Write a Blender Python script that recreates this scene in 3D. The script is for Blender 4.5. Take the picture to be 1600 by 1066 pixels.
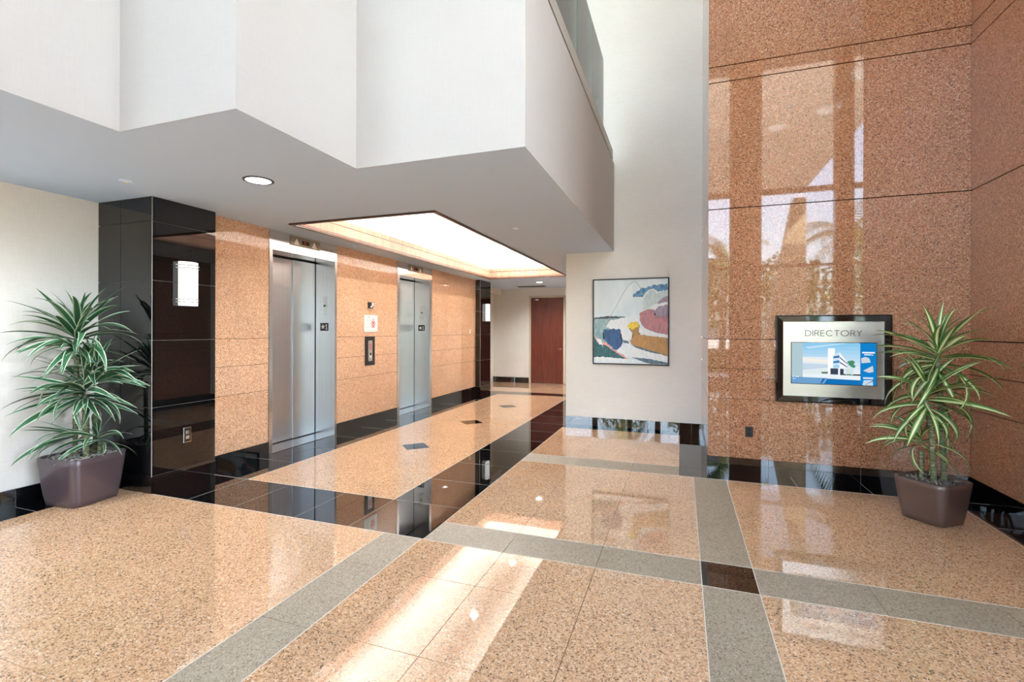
import bpy, bmesh, math, random
from mathutils import Vector, Matrix, Euler

# ---------------------------------------------------------------- units
S = 1.48                      # all plan numbers below are in camera heights; S turns them into metres
CAMZ, YAW, ROLL, FPX, CY = 1.0, -0.338588684, 0.002683735, 753.273841, 516.953226
random.seed(7)
sc = bpy.context.scene
for o in list(bpy.data.objects): bpy.data.objects.remove(o)
C = sc.collection

# ---------------------------------------------------------------- camera
cam = bpy.data.cameras.new('camera'); cam.sensor_width = 36; cam.sensor_fit = 'HORIZONTAL'
cam.lens = FPX / 1600 * 36
cam.shift_y = -(533 - CY) / 1600
cam.clip_start = .05; cam.clip_end = 400
camo = bpy.data.objects.new('camera', cam); C.objects.link(camo)
fw = Vector((math.sin(YAW), math.cos(YAW), 0)); rt = fw.cross(Vector((0, 0, 1))); up = Vector((0, 0, 1))
r2 = rt * math.cos(ROLL) + up * math.sin(ROLL); u2 = up * math.cos(ROLL) - rt * math.sin(ROLL)
m = Matrix((r2, u2, -fw)).transposed().to_4x4(); m.translation = Vector((0, 0, CAMZ * S))
camo.matrix_world = m; sc.camera = camo

# ---------------------------------------------------------------- world, sun, exposure
W = bpy.data.worlds.new('sky'); sc.world = W; W.use_nodes = True
nt = W.node_tree; nt.nodes.clear()
wo = nt.nodes.new('ShaderNodeOutputWorld'); bg = nt.nodes.new('ShaderNodeBackground')
sky = nt.nodes.new('ShaderNodeTexSky'); sky.sky_type = 'NISHITA'; sky.sun_disc = False
sky.sun_elevation = math.radians(52); sky.sun_rotation = math.radians(20); sky.altitude = 0
sky.air_density = 1.0; sky.dust_density = 3.0; sky.ozone_density = 1.0
desat = nt.nodes.new('ShaderNodeHueSaturation'); desat.inputs['Saturation'].default_value = .75
nt.links.new(sky.outputs[0], desat.inputs['Color']); nt.links.new(desat.outputs[0], bg.inputs[0])
bg.inputs[1].default_value = 1.45
nt.links.new(bg.outputs[0], wo.inputs[0])
sun = bpy.data.lights.new('sun', 'SUN'); sun.energy = 16; sun.angle = math.radians(.6); sun.color = (1, .94, .84)
suno = bpy.data.objects.new('sun', sun); C.objects.link(suno)
suno.rotation_euler = (math.radians(-38), 0, math.radians(-20))     # from behind the building, lights the trees outside
def portal(name, loc, rot, sx, sy):
    l = bpy.data.lights.new(name, 'AREA'); l.shape = 'RECTANGLE'; l.size = sx * S; l.size_y = sy * S
    l.cycles.is_portal = True
    o = bpy.data.objects.new(name, l); C.objects.link(o); o.location = Vector(loc) * S; o.rotation_euler = rot
YB, XR, XL, ZC = -2.6, 4.6, -3.54, 6.2       # back glazing, right glazing, left wall, atrium ceiling
portal('window_light_portal', ((XR + XL) / 2, YB + .05, ZC / 2), (math.radians(90), 0, 0), XR - XL - .1, ZC - .1)
portal('window_light_portal_side', (XR - .05, -.35, ZC / 2), (math.radians(90), 0, math.radians(90)), 4.3, ZC - .1)
def fill_light(name, x, y, w, size, tilt=(0, 0, 0), col=(.84, .95, 1)):
    l = bpy.data.lights.new(name, 'AREA'); l.shape = 'DISK'; l.size = size; l.energy = w; l.color = col
    o = bpy.data.objects.new(name, l); C.objects.link(o); o.location = Vector((x, y, ZC - .03)) * S; o.rotation_euler = tilt
for i, (x, y) in enumerate(((2.3, .9), (-2.3, -1.9), (3.4, -1.4), (-.2, 3.6), (3.2, .2), (-2.4, 3.2))):  # added fill lights high in the atrium, no such fixtures seen
    fill_light('atrium_fill_light', x, y, (24, 20, 28, 20, 28, 22)[i], .7)
vs = sc.view_settings; vs.view_transform = 'Standard'; vs.look = 'None'; vs.gamma = 1; vs.use_curve_mapping = False
vs.exposure = 1.17
cy = sc.cycles; cy.use_denoising = True; cy.max_bounces = 10; cy.diffuse_bounces = 6; cy.glossy_bounces = 5
cy.transparent_max_bounces = 12; cy.sample_clamp_indirect = 8; cy.blur_glossy = .3; cy.caustics_reflective = False
cy.caustics_refractive = False
COVE, LAMP, DOWN = 98, .66, 9

# ---------------------------------------------------------------- helpers
def lin(c):
    return tuple(((v / 255) / 12.92 if v / 255 <= .04045 else ((v / 255 + .055) / 1.055) ** 2.4) for v in c[:3]) + (1,)
def newmat(name):
    mt = bpy.data.materials.new(name); mt.use_nodes = True
    return mt, mt.node_tree, mt.node_tree.nodes['Principled BSDF']
def plain(name, rgb, rough=.5, metal=0, spec=.5, ior=1.5, emit=None, es=0, coat=0):
    mt, t, p = newmat(name)
    p.inputs['Base Color'].default_value = lin(rgb); p.inputs['Roughness'].default_value = rough
    p.inputs['Metallic'].default_value = metal; p.inputs['IOR'].default_value = ior
    p.inputs['Coat Weight'].default_value = coat; p.inputs['Coat Roughness'].default_value = .03
    if emit: p.inputs['Emission Color'].default_value = lin(emit); p.inputs['Emission Strength'].default_value = es
    return mt
def N(t, kind, **kw):
    n = t.nodes.new(kind)
    for k, v in kw.items():
        if k in n.inputs.keys(): n.inputs[k].default_value = v
        else: setattr(n, k, v)
    return n
def ramp(t, stops, interp='LINEAR'):
    r = t.nodes.new('ShaderNodeValToRGB'); cr = r.color_ramp; cr.interpolation = interp
    cr.elements[0].position = stops[0][0]; cr.elements[0].color = lin(stops[0][1])
    cr.elements[1].position = stops[-1][0]; cr.elements[1].color = lin(stops[-1][1])
    for p, c in stops[1:-1]:
        e = cr.elements.new(p); e.color = lin(c)
    return r
def granite(name, stops, scale, rough, ior, wash=None, amount=.35):
    """speckled crystalline stone: each voronoi cell one crystal, colours from the ramp"""
    mt, t, p = newmat(name)
    g = t.nodes.new('ShaderNodeNewGeometry')
    nz = N(t, 'ShaderNodeTexNoise', Scale=scale * .6, Detail=2.0)
    mix = N(t, 'ShaderNodeMixRGB', blend_type='ADD'); mix.inputs[0].default_value = .012
    t.links.new(g.outputs['Position'], nz.inputs['Vector'])
    t.links.new(g.outputs['Position'], mix.inputs[1]); t.links.new(nz.outputs['Color'], mix.inputs[2])
    v = N(t, 'ShaderNodeTexVoronoi', Scale=scale); t.links.new(mix.outputs[0], v.inputs['Vector'])
    sp = t.nodes.new('ShaderNodeSeparateColor'); t.links.new(v.outputs['Color'], sp.inputs[0])
    r = ramp(t, stops, 'CONSTANT'); t.links.new(sp.outputs[0], r.inputs[0])
    big = N(t, 'ShaderNodeTexNoise', Scale=2.2, Detail=4.0); t.links.new(g.outputs['Position'], big.inputs['Vector'])
    br = ramp(t, [(.3, (225, 225, 225)), (.7, (255, 255, 255))]); t.links.new(big.outputs[0], br.inputs[0])
    mu = N(t, 'ShaderNodeMixRGB', blend_type='MULTIPLY'); mu.inputs[0].default_value = amount
    t.links.new(r.outputs[0], mu.inputs[1]); t.links.new(br.outputs[0], mu.inputs[2])
    t.links.new(mu.outputs[0], p.inputs['Base Color'])
    p.inputs['Roughness'].default_value = rough; p.inputs['IOR'].default_value = ior
    return mt
def linen(name, a, b, rough=.85):
    mt, t, p = newmat(name)
    g = t.nodes.new('ShaderNodeNewGeometry')
    outs = []
    for sx, sz in ((9, 340), (340, 9)):
        mp = N(t, 'ShaderNodeMapping'); mp.inputs['Scale'].default_value = (sx, sx, sz)
        t.links.new(g.outputs['Position'], mp.inputs[0])
        n = N(t, 'ShaderNodeTexNoise', Scale=1.0, Detail=2.0); t.links.new(mp.outputs[0], n.inputs['Vector']); outs.append(n)
    ad = N(t, 'ShaderNodeMath', operation='ADD'); t.links.new(outs[0].outputs[0], ad.inputs[0]); t.links.new(outs[1].outputs[0], ad.inputs[1])
    hf = N(t, 'ShaderNodeMath', operation='MULTIPLY'); hf.inputs[1].default_value = .5; t.links.new(ad.outputs[0], hf.inputs[0])
    big = N(t, 'ShaderNodeTexNoise', Scale=1.3, Detail=5.0); t.links.new(g.outputs['Position'], big.inputs['Vector'])
    m2 = N(t, 'ShaderNodeMixRGB'); m2.inputs[0].default_value = .3
    t.links.new(hf.outputs[0], m2.inputs[1]); t.links.new(big.outputs[0], m2.inputs[2])
    r = ramp(t, [(.36, a), (.64, b)]); t.links.new(m2.outputs[0], r.inputs[0]); t.links.new(r.outputs[0], p.inputs['Base Color'])
    bp = N(t, 'ShaderNodeBump', Strength=.15, Distance=.001); t.links.new(hf.outputs[0], bp.inputs['Height']); t.links.new(bp.outputs[0], p.inputs['Normal'])
    p.inputs['Roughness'].default_value = rough; p.inputs['Specular IOR Level'].default_value = .25
    return mt
def wood(name, a, b, rough, ior=1.5, coat=0):
    mt, t, p = newmat(name)
    g = t.nodes.new('ShaderNodeNewGeometry'); mp = N(t, 'ShaderNodeMapping'); mp.inputs['Scale'].default_value = (14, 14, .9)
    t.links.new(g.outputs['Position'], mp.inputs[0])
    n = N(t, 'ShaderNodeTexNoise', Scale=2.0, Detail=6.0, Distortion=.6); t.links.new(mp.outputs[0], n.inputs['Vector'])
    r = ramp(t, [(.35, a), (.65, b)]); t.links.new(n.outputs[0], r.inputs[0]); t.links.new(r.outputs[0], p.inputs['Base Color'])
    p.inputs['Roughness'].default_value = rough; p.inputs['IOR'].default_value = ior; p.inputs['Coat Weight'].default_value = coat
    return mt
def brushed(name, rgb, rough, sc3):
    mt, t, p = newmat(name)
    g = t.nodes.new('ShaderNodeNewGeometry'); mp = N(t, 'ShaderNodeMapping'); mp.inputs['Scale'].default_value = sc3
    t.links.new(g.outputs['Position'], mp.inputs[0])
    n = N(t, 'ShaderNodeTexNoise', Scale=1.0, Detail=3.0); t.links.new(mp.outputs[0], n.inputs['Vector'])
    lo = tuple(int(v * .965) for v in rgb); r = ramp(t, [(.3, lo), (.7, rgb)])
    t.links.new(n.outputs[0], r.inputs[0]); t.links.new(r.outputs[0], p.inputs['Base Color'])
    mr = N(t, 'ShaderNodeMapRange'); mr.inputs[3].default_value = rough * .85; mr.inputs[4].default_value = rough * 1.15
    t.links.new(n.outputs[0], mr.inputs[0]); t.links.new(mr.outputs[0], p.inputs['Roughness'])
    p.inputs['Metallic'].default_value = 1
    return mt
def emitter(name, rgb, st):
    mt = bpy.data.materials.new(name); mt.use_nodes = True; t = mt.node_tree; t.nodes.clear()
    e = t.nodes.new('ShaderNodeEmission'); o = t.nodes.new('ShaderNodeOutputMaterial')
    e.inputs[0].default_value = lin(rgb); e.inputs[1].default_value = st; t.links.new(e.outputs[0], o.inputs[0]); return mt
def glassmat(name, tint, refl=1.0, ior=1.5):
    mt = bpy.data.materials.new(name); mt.use_nodes = True; t = mt.node_tree; t.nodes.clear()
    o = t.nodes.new('ShaderNodeOutputMaterial'); tr = t.nodes.new('ShaderNodeBsdfTransparent'); gl = t.nodes.new('ShaderNodeBsdfGlossy')
    tr.inputs[0].default_value = lin(tint); gl.inputs['Roughness'].default_value = 0.0
    f = t.nodes.new('ShaderNodeFresnel'); f.inputs[0].default_value = ior
    mx = t.nodes.new('ShaderNodeMixShader'); t.links.new(f.outputs[0], mx.inputs[0])
    t.links.new(tr.outputs[0], mx.inputs[1]); t.links.new(gl.outputs[0], mx.inputs[2]); t.links.new(mx.outputs[0], o.inputs[0])
    return mt

PINK = [(0, (104, 88, 74)), (.07, (170, 130, 97)), (.26, (199, 156, 118)), (.50, (210, 169, 131)), (.74, (218, 181, 146)), (.95, (229, 205, 178))]
WALLP = [(0, (78, 60, 48)), (.10, (146, 94, 66)), (.34, (168, 115, 83)), (.60, (178, 126, 92)), (.82, (190, 142, 110)), (.95, (206, 172, 144))]  # same pink stone, darkened in colour for the dimmer walls
LIFTP = [(0, (146, 114, 90)), (.10, (190, 144, 110)), (.34, (208, 163, 128)), (.60, (216, 174, 139)), (.82, (224, 188, 156)), (.95, (236, 212, 188))]  # same pink stone, lightened in colour for the brighter lift lobby
GREY = [(0, (118, 107, 91)), (.15, (152, 139, 120)), (.5, (161, 148, 128)), (.8, (170, 157, 138)), (.95, (184, 172, 154))]
BLK = [(0, (8, 8, 9)), (.5, (12, 12, 13)), (.93, (20, 20, 21)), (.99, (36, 36, 38))]
M = {}
M['pink'] = granite('polished_pink_granite', PINK, 150, .025, 2.0)
M['wallpink'] = granite('polished_pink_granite_shaded', WALLP, 150, .025, 1.62)
M['wallpinkE'] = granite('polished_pink_granite_lit', LIFTP, 150, .025, 1.62)
M['wallhoned'] = granite('satin_pink_granite_shaded', WALLP, 150, .28, 1.45)
M['grey'] = granite('honed_grey_granite', GREY, 170, .42, 1.45)
M['black'] = granite('polished_black_granite', BLK, 220, .015, 1.95)
M['blackwall'] = granite('polished_black_granite_cladding', BLK, 220, .02, 1.65)
M['grout'] = plain('pale_grout', (206, 196, 182), .8)
M['dgrout'] = plain('dark_joint', (44, 34, 30), .9)
M['bgrout'] = plain('grey_joint', (158, 158, 154), .6)
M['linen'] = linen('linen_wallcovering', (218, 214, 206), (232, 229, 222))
M['fascia'] = linen('dimmed_linen_wallcovering', (180, 175, 169), (187, 182, 176))  # same linen, colour darkened to offset the strong light on the balcony fronts
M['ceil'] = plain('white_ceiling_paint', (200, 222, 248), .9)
M['plaster'] = plain('off_white_plaster', (222, 220, 214), .9)
M['cove'] = plain('cove_white_paint', (248, 248, 244), .9)
M['cwood'] = wood('coffer_wood_trim', (176, 134, 112), (196, 154, 132), .35)
M['dwood'] = wood('dark_wood_edge', (62, 38, 28), (78, 50, 38), .3)
M['door'] = wood('mahogany_door_veneer', (84, 34, 26), (104, 46, 34), .22)
M['beige'] = plain('beige_painted_frame', (196, 184, 162), .45)
M['steel'] = brushed('brushed_steel', (202, 206, 211), .33, (50, 50, .6))
M['jamb'] = brushed('satin_steel_frame', (211, 213, 215), .24, (50, 50, .6))
M['header'] = brushed('polished_steel_header', (226, 224, 220), .10, (3, 3, 200))
M['face'] = brushed('brushed_nickel_face', (206, 208, 206), .3, (3, 3, 260))
M['chrome'] = plain('chrome', (220, 220, 220), .12, 1)
M['blackplastic'] = plain('black_plastic', (18, 18, 19), .35)
M['gloss'] = plain('black_gloss_frame', (8, 9, 10), .04, ior=1.6)
M['grille'] = plain('dark_grille', (70, 72, 80), .6)
M['bronze'] = plain('bronze_plate', (150, 138, 120), .35, .7)
M['gap'] = plain('door_gap', (20, 20, 22), .8)
M['white'] = plain('white_plastic', (236, 236, 232), .4)
M['blackmatt'] = plain('matt_black', (12, 12, 13), .7)
M['opal'] = emitter('lit_opal_glass', (255, 254, 248), LAMP)
M['tube'] = emitter('cove_tube_light', (255, 246, 236), COVE)
M['down'] = emitter('downlight_lens', (255, 250, 240), DOWN)
M['redlit'] = emitter('red_lit_digits', (200, 60, 50), .8)
M['glass'] = glassmat('clear_glass', (252, 253, 252))
M['railglass'] = glassmat('balustrade_glass', (240, 244, 241), ior=1.5)
M['edge'] = plain('green_glass_edge', (150, 180, 168), .2)
M['alu'] = plain('bronze_mullion', (58, 46, 40), .5)
M['cap'] = plain('satin_metal_shoe', (176, 172, 162), .5, .2)
M['planter'] = plain('taupe_metallic_planter', (84, 71, 75), .33, .15, coat=.25)
M['planterdark'] = plain('brown_metallic_planter', (86, 68, 62), .33, .15, coat=.25)
M['soil'] = plain('dark_soil', (40, 32, 26), .95)
M['chip'] = plain('grey_bark_chip', (150, 142, 132), .9)

def link(o, parent=None):
    C.objects.link(o)
    if parent is not None: o.parent = parent
    return o
def finish(name, bm, mat, parent=None, smooth=False, scale=True):
    me = bpy.data.meshes.new(name)
    if scale:
        for v in bm.verts: v.co *= S
    bmesh.ops.recalc_face_normals(bm, faces=bm.faces)
    bm.to_mesh(me); bm.free()
    for mm in (mat if isinstance(mat, (list, tuple)) else [mat]): me.materials.append(mm)
    if smooth: me.shade_smooth()
    return link(bpy.data.objects.new(name, me), parent)
def bx(bm, x0, x1, y0, y1, z0, z1, mi=0):
    v = [bm.verts.new(p) for p in ((x0, y0, z0), (x1, y0, z0), (x1, y1, z0), (x0, y1, z0), (x0, y0, z1), (x1, y0, z1), (x1, y1, z1), (x0, y1, z1))]
    for f in ((0, 3, 2, 1), (4, 5, 6, 7), (0, 1, 5, 4), (1, 2, 6, 5), (2, 3, 7, 6), (3, 0, 4, 7)):
        fc = bm.faces.new([v[i] for i in f]); fc.material_index = mi
def boxes(name, lst, mat, parent=None, bevel=0):
    bm = bmesh.new()
    for b in lst: bx(bm, *b)
    if bevel: bmesh.ops.bevel(bm, geom=list(bm.edges), offset=bevel, segments=2, affect='EDGES', profile=.5)
    return finish(name, bm, mat, parent)
_cache = {}
def piece(name, x0, x1, y0, y1, z0, z1, mat, parent):
    """one slab or tile; alike pieces share their mesh"""
    d = (round(x1 - x0, 4), round(y1 - y0, 4), round(z1 - z0, 4), mat.name)
    me = _cache.get(d)
    if me is None:
        bm = bmesh.new(); bx(bm, 0, d[0] * S, 0, d[1] * S, 0, d[2] * S)
        bmesh.ops.recalc_face_normals(bm, faces=bm.faces)
        me = bpy.data.meshes.new(name); bm.to_mesh(me); bm.free(); me.materials.append(mat); _cache[d] = me
    o = bpy.data.objects.new(name, me); link(o, parent); o.location = Vector((x0, y0, z0)) * S; return o
def empty(name, loc=(0, 0, 0)):
    o = bpy.data.objects.new(name, None); o.empty_display_size = .1; C.objects.link(o); o.location = Vector(loc) * S; return o
def tag(o, label, cat, group=None):
    o['label'] = label; o['category'] = cat
    if group: o['group'] = group
    return o
def struct(o): o['kind'] = 'structure'; return o
def stuff(o): o['kind'] = 'stuff'; return o
def cyl(bm, p0, p1, r0, r1=None, n=16, caps=True):
    r1 = r0 if r1 is None else r1
    p0, p1 = Vector(p0), Vector(p1); d = (p1 - p0).normalized()
    a = d.orthogonal().normalized(); b = d.cross(a)
    A = [bm.verts.new(p0 + (a * math.cos(t) + b * math.sin(t)) * r0) for t in [i * 2 * math.pi / n for i in range(n)]]
    B = [bm.verts.new(p1 + (a * math.cos(t) + b * math.sin(t)) * r1) for t in [i * 2 * math.pi / n for i in range(n)]]
    for i in range(n): bm.faces.new((A[i], A[(i + 1) % n], B[(i + 1) % n], B[i]))
    if caps: bm.faces.new(A[::-1]); bm.faces.new(B)
def poly(name, pts, mat, parent, fr, off):
    """flat printed shape; fr = (origin, u axis, v axis, normal) in plan units"""
    o, u, v, n = (Vector(k) for k in fr)
    bm = bmesh.new(); vs_ = [bm.verts.new(o + u * a + v * b + n * off) for a, b in pts]
    f = bm.faces.new(vs_); bmesh.ops.triangulate(bm, faces=[f])
    return finish(name, bm, mat, parent)
def ribbon(bm, pts, w, fr, off):
    o, u, v, n = (Vector(k) for k in fr)
    for (a, b), (c, d) in zip(pts[:-1], pts[1:]):
        L = math.hypot(c - a, d - b) or 1e-6; px, py = -(d - b) / L * w / 2, (c - a) / L * w / 2
        ex, ey = (c - a) / L * w * .3, (d - b) / L * w * .3
        q = [(a - ex + px, b - ey + py), (c + ex + px, d + ey + py), (c + ex - px, d + ey - py), (a - ex - px, b - ey - py)]
        bm.faces.new([bm.verts.new(o + u * i + v * j + n * off) for i, j in q])

# ================================================================= FLOOR
G = .0011                      # half joint
floor = boxes('floor', [(XL - .1, XR + .1, YB - .1, 9.2, -.08, -.006)], M['dgrout']); struct(floor)
def tiles(x0, x1, y0, y1, xs, ys, mat, g=G):
    X = [x0] + [x for x in xs if x0 + .02 < x < x1 - .02] + [x1]; Y = [y0] + [y for y in ys if y0 + .02 < y < y1 - .02] + [y1]
    for a, b in zip(X[:-1], X[1:]):
        for c, d in zip(Y[:-1], Y[1:]):
            piece('floor_tile', a + g, b - g, c + g, d - g, -.0135, 0, mat, floor)
def seq(a, step, n): return [a + step * i for i in range(n)]
ysf = [1.733 - .4335 * i for i in range(11)]
RX = 1.505
tiles(-3.34, -1.386, YB, 2.04, seq(-1.386 - .4187, -.4187, 5)[::-1], ysf[::-1], M['pink'], .0005)
tiles(-1.386, -1.178, YB, 2.04, [], ysf[::-1], M['grey'])
tiles(-1.178, .078, YB, 2.038, [-.759, -.341], ysf[::-1], M['pink'], .0011)
tiles(-1.178, .078, 2.038, 2.257, [-.759, -.341], [], M['grey'])
tiles(.078, .284, 2.038, 2.257, [], [], M['black'])
tiles(.078, .284, YB, 2.038, [], ysf[::-1], M['grey'])
tiles(.078, .284, 2.257, 3.53, [], [2.68, 3.105], M['grey'])
tiles(.284, RX, 2.038, 2.257, [.691, 1.098], [], M['grey'])
tiles(.284, RX, YB, 2.038, [.691, 1.098], ysf[::-1], M['pink'], .0005)
tiles(.284, RX, 2.257, 3.53, [.691, 1.098], [2.68, 3.105], M['pink'], .0005)
tiles(-1.165, .078, 2.257, 3.53, [-.759, -.341], [2.68, 3.105], M['pink'], .0008)
tiles(-1.165, -.015, 3.53, 3.76, [-.759, -.341], [], M['grey'])
tiles(-1.165, -.015, 3.76, 4.9, [-.759, -.341], [4.33], M['pink'], .0008)
tiles(-1.165, -.015, 4.9, 5.02, seq(-1.0, .41, 3), [], M['black'])
tiles(-.015, .18, 3.53, 5.02, [], [3.76, 4.18, 4.6], M['black'])
tiles(.18, RX, 3.53, 3.76, [.284, .705, 1.113], [], M['black'])
tiles(RX, 1.70, 1.8, 3.76, [], [1.88, 2.3, 2.72, 3.14, 3.55], M['black'])
tiles(RX, XR, YB, 1.8, seq(1.92, .42, 8), ysf[::-1], M['pink'])
# lift lobby
tiles(-3.07, -1.165, 2.04, 2.46, [-2.742, -2.385, -1.95, -1.6], [], M['black'])
yl = [2.46 + .43 * i for i in range(1, 11)]
tiles(-1.602, -1.165, 2.46, 7.15, [], yl, M['black'])
tiles(-3.125, -2.738, 2.46, 7.15, [-2.94], yl, M['black'])
tiles(-2.738, -1.602, 2.46, 7.15, [-2.17], [3.07, 3.65, 4.235, 4.82, 5.405, 5.99, 6.575], M['pink'], .0009)
tiles(-3.3, -1.165, 7.15, 7.46, seq(-2.9, .43, 4), [], M['black'])
tiles(-3.5, -1.12, 7.46, 8.84, seq(-3.1, .42, 4), [8.1], M['pink'])
tiles(-3.30, -3.125, 7.46 - .31, 7.46, [], [], M['black'])
tiles(XL, -3.34, YB, 2.03, [], [1.63 - .42 * i for i in range(10)][::-1], M['black'])
bm = bmesh.new(); gw, gz = .0036, .0004
for x, a, b in ((-1.386, YB, 2.04), (-1.178, YB, 2.04), (.078, YB, 3.53), (.284, YB, 3.53), (-1.602, 2.46, 7.15), (-2.738, 2.46, 7.15), (-1.165, 2.04, 4.9), (RX, YB, 3.53)):
    bx(bm, x - gw / 2, x + gw / 2, a, b, -.003, gz)
for y, a, b in ((2.04, -3.04, -1.178), (2.038, -1.178, RX), (2.257, -1.165, RX), (3.53, -1.165, RX), (3.76, -1.165, -.015), (2.46, -2.738, -1.602), (7.15, -2.738, -1.602)):
    bx(bm, a, b, y - gw / 2, y + gw / 2, -.003, gz * 1.5)
stuff(finish('grout_line', bm, M['grout'], floor))
bm = bmesh.new(); gw = .0022
for k in range(9): 
    y = 2.46 + .43 * k; bx(bm, -1.6, -1.167, y - gw / 2, y + gw / 2, -.003, gz); bx(bm, -3.12, -2.74, y - gw / 2, y + gw / 2, -.003, gz)
for x in (-2.742, -2.385, -1.95, -1.6): bx(bm, x - gw / 2, x + gw / 2, 2.044, 2.458, -.003, gz)
for x in (.284, .705, 1.113): bx(bm, x - gw / 2, x + gw / 2, 3.533, 3.76, -.003, gz)
for y in (2.3, 2.72, 3.14, 3.55): bx(bm, RX, 1.685, y - gw / 2, y + gw / 2, -.003, gz)
bx(bm, -3.54, -3.34, 1.63 - gw / 2, 1.63 + gw / 2, -.003, gz)
bx(bm, -3.125, -2.74, 2.455, 2.458, -.003, gz)
stuff(finish('grout_line', bm, M['bgrout'], floor))
for y in (3.65, 4.82, 5.99):
    bm = bmesh.new(); h = .137
    p = [(-2.165 - h, y), (-2.165, y - h), (-2.165 + h, y), (-2.165, y + h)]
    a = [bm.verts.new((q[0], q[1], .0008)) for q in p]; b = [bm.verts.new((q[0], q[1], -.002)) for q in p]
    bm.faces.new(a); bm.faces.new(b[::-1])
    for i in range(4): bm.faces.new((a[i], b[i], b[(i + 1) % 4], a[(i + 1) % 4]))
    finish('diamond_tile', bm, M['black'], floor)

# ================================================================= SKIRTINGS + WALLS
ZW = 1.815
def skirt(name, x0, x1, y0, y1, cuts, axis):
    root = struct(boxes(name, [(x0 + .003, x1 - .003, y0 + .003, y1 - .003, 0, .097)], M['bgrout']))
    c = [(x0, x1)[0] if axis == 'x' else y0] + cuts + [x1 if axis == 'x' else y1]
    for a, b in zip(c[:-1], c[1:]):
        if axis == 'x': piece('skirting_tile', a + .001, b - .001, y0, y1, 0, .103, M['black'], root)
        else: piece('skirting_tile', x0, x1, a + .001, b - .001, 0, .103, M['black'], root)
# left wall
wl = struct(boxes('wall_left', [(XL - .15, XL, YB, 2.5, 0, ZW + .02), (XL - .15, XL, YB, -.05, ZW, ZC)], M['linen']))
skirt('baseboard_left', XL, XL + .012, -1, 2.04, [1.63 - .42 * i for i in range(6)][::-1], 'y')
# lift wall: backing with two recesses, clad with stone
E1, E2 = (2.997, 3.803), (4.845, 5.665)
O1, O2 = (3.033, 3.773), (4.893, 5.607)
XE = -3.125
wel = struct(boxes('wall_lift', [(XE - .5, XE - .014, 2.46, E1[0], 0, ZW), (XE - .5, XE - .014, E1[1], E2[0], 0, ZW), (XE - .5, XE - .014, E2[1], 7.12, 0, ZW),
    (XE - .5, XE - .24, E1[0], E1[1], 0, ZW), (XE - .5, XE - .24, E2[0], E2[1], 0, ZW)], M['dgrout']))
def clad(parent, axis, fixed, t, a0, a1, cuts, rows, mat, gh, gv, thick=.0135):
    """panels on a wall face; axis 'y' = face at x=fixed, axis 'x' = face at y=fixed"""
    c = [a0] + cuts + [a1]
    for k in range(len(rows) - 1):
        z0, z1 = rows[k], rows[k + 1]; g0 = gh.get(round(z0, 3), .0004); g1 = gh.get(round(z1, 3), .0004)
        for p, q in zip(c[:-1], c[1:]):
            if axis == 'y': piece('granite_panel', min(fixed, fixed + t), max(fixed, fixed + t), p + gv, q - gv, z0 + g0, z1 - g1, mat, parent)
            else: piece('granite_panel', p + gv, q - gv, min(fixed, fixed + t), max(fixed, fixed + t), z0 + g0, z1 - g1, mat, parent)
rowsE = [.103, .519, .732, .935, ZW]; ghE = {.519: .0016, .732: .0016, .935: .0016}
for a, b, cts in ((2.466, E1[0], [2.70]), (E1[1], E2[0], [4.32]), (E2[1], 7.11, [6.1, 6.6])):
    clad(wel, 'y', XE, -.0135, a, b, cts, rowsE, M['wallpinkE'] if 'wallpinkE' in M else M['wallpink'], ghE, .0004)
skirt('baseboard_lift', XE - .005, XE + .006, 2.466, E1[0], [2.78], 'y')
skirt('baseboard_lift_middle', XE - .005, XE + .006, E1[1], E2[0], [4.1, 4.5], 'y')
skirt('baseboard_lift_far', XE - .005, XE + .006, E2[1], 7.11, [6.0, 6.4, 6.8], 'y')
# black pilasters
def pilaster(name, x0, x1, y0, y1, cutx, side):
    r = struct(boxes(name, [(x0, x1 - .012, y0 + .012, y1, 0, ZW)], M['bgrout']))
    rows = [.103, .522, .935, 1.302, 1.664, ZW]; gh = {.522: .0018, .935: .0018, 1.302: .0018, 1.664: .0018, .103: .0022}
    clad(r, 'x', y0, .0115, x0, x1, cutx, rows, M['blackwall'], gh, .0012)
    clad(r, 'y', x1, -.0115, y0 + .0125, y1, [], rows, M['blackwall'], gh, .0008)
    piece('corner_strip', x1 - .0025, x1 + .0006, y0 - .0006, y0 + .0025, .101, ZW, M['bgrout'], r)
    piece('skirting_tile', x0, x1, y0 - .002, y0 + .011, 0, .101, M['black'], r)
    piece('skirting_tile', x1 - .0115, x1 + .002, y0 + .0125, y1, 0, .101, M['black'], r)
    return r
pilaster('wall_pilaster_near', XL, -3.043, 2.04, 2.464, [-3.327], 1)
pilaster('wall_pilaster_far', -3.3, -3.043, 7.11, 7.55, [], 1)
# beyond the far pilaster
struct(boxes('wall_corridor_left', [(-3.56, -3.50, 7.5, 8.85, 0, ZW), (-3.50, -3.33, 7.56, 8.85, 1.70, ZW)], M['linen']))
fd = struct(boxes('door_1', [(-3.50, -3.475, 7.75, 7.81, 0, 1.66), (-3.50, -3.475, 8.55, 8.60, 0, 1.66), (-3.50, -3.475, 7.75, 8.60, 1.62, 1.66)], M['beige']))
boxes('door_leaf', [(-3.498, -3.485, 7.81, 8.55, .005, 1.62)], M['door'], fd)
struct(boxes('wall_far', [(-3.56, -1.1, 8.82, 9.0, 0, ZW)], M['linen']))
skirt('baseboard_far', -3.495, -2.76, 8.805, 8.82, [-3.1], 'x')
d2 = struct(boxes('door_2', [(-2.75, -2.712, 8.78, 8.82, 0, 1.66), (-2.08, -2.04, 8.78, 8.82, 0, 1.66), (-2.75, -2.04, 8.78, 8.82, 1.625, 1.66)], M['beige'], bevel=.003))
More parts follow.
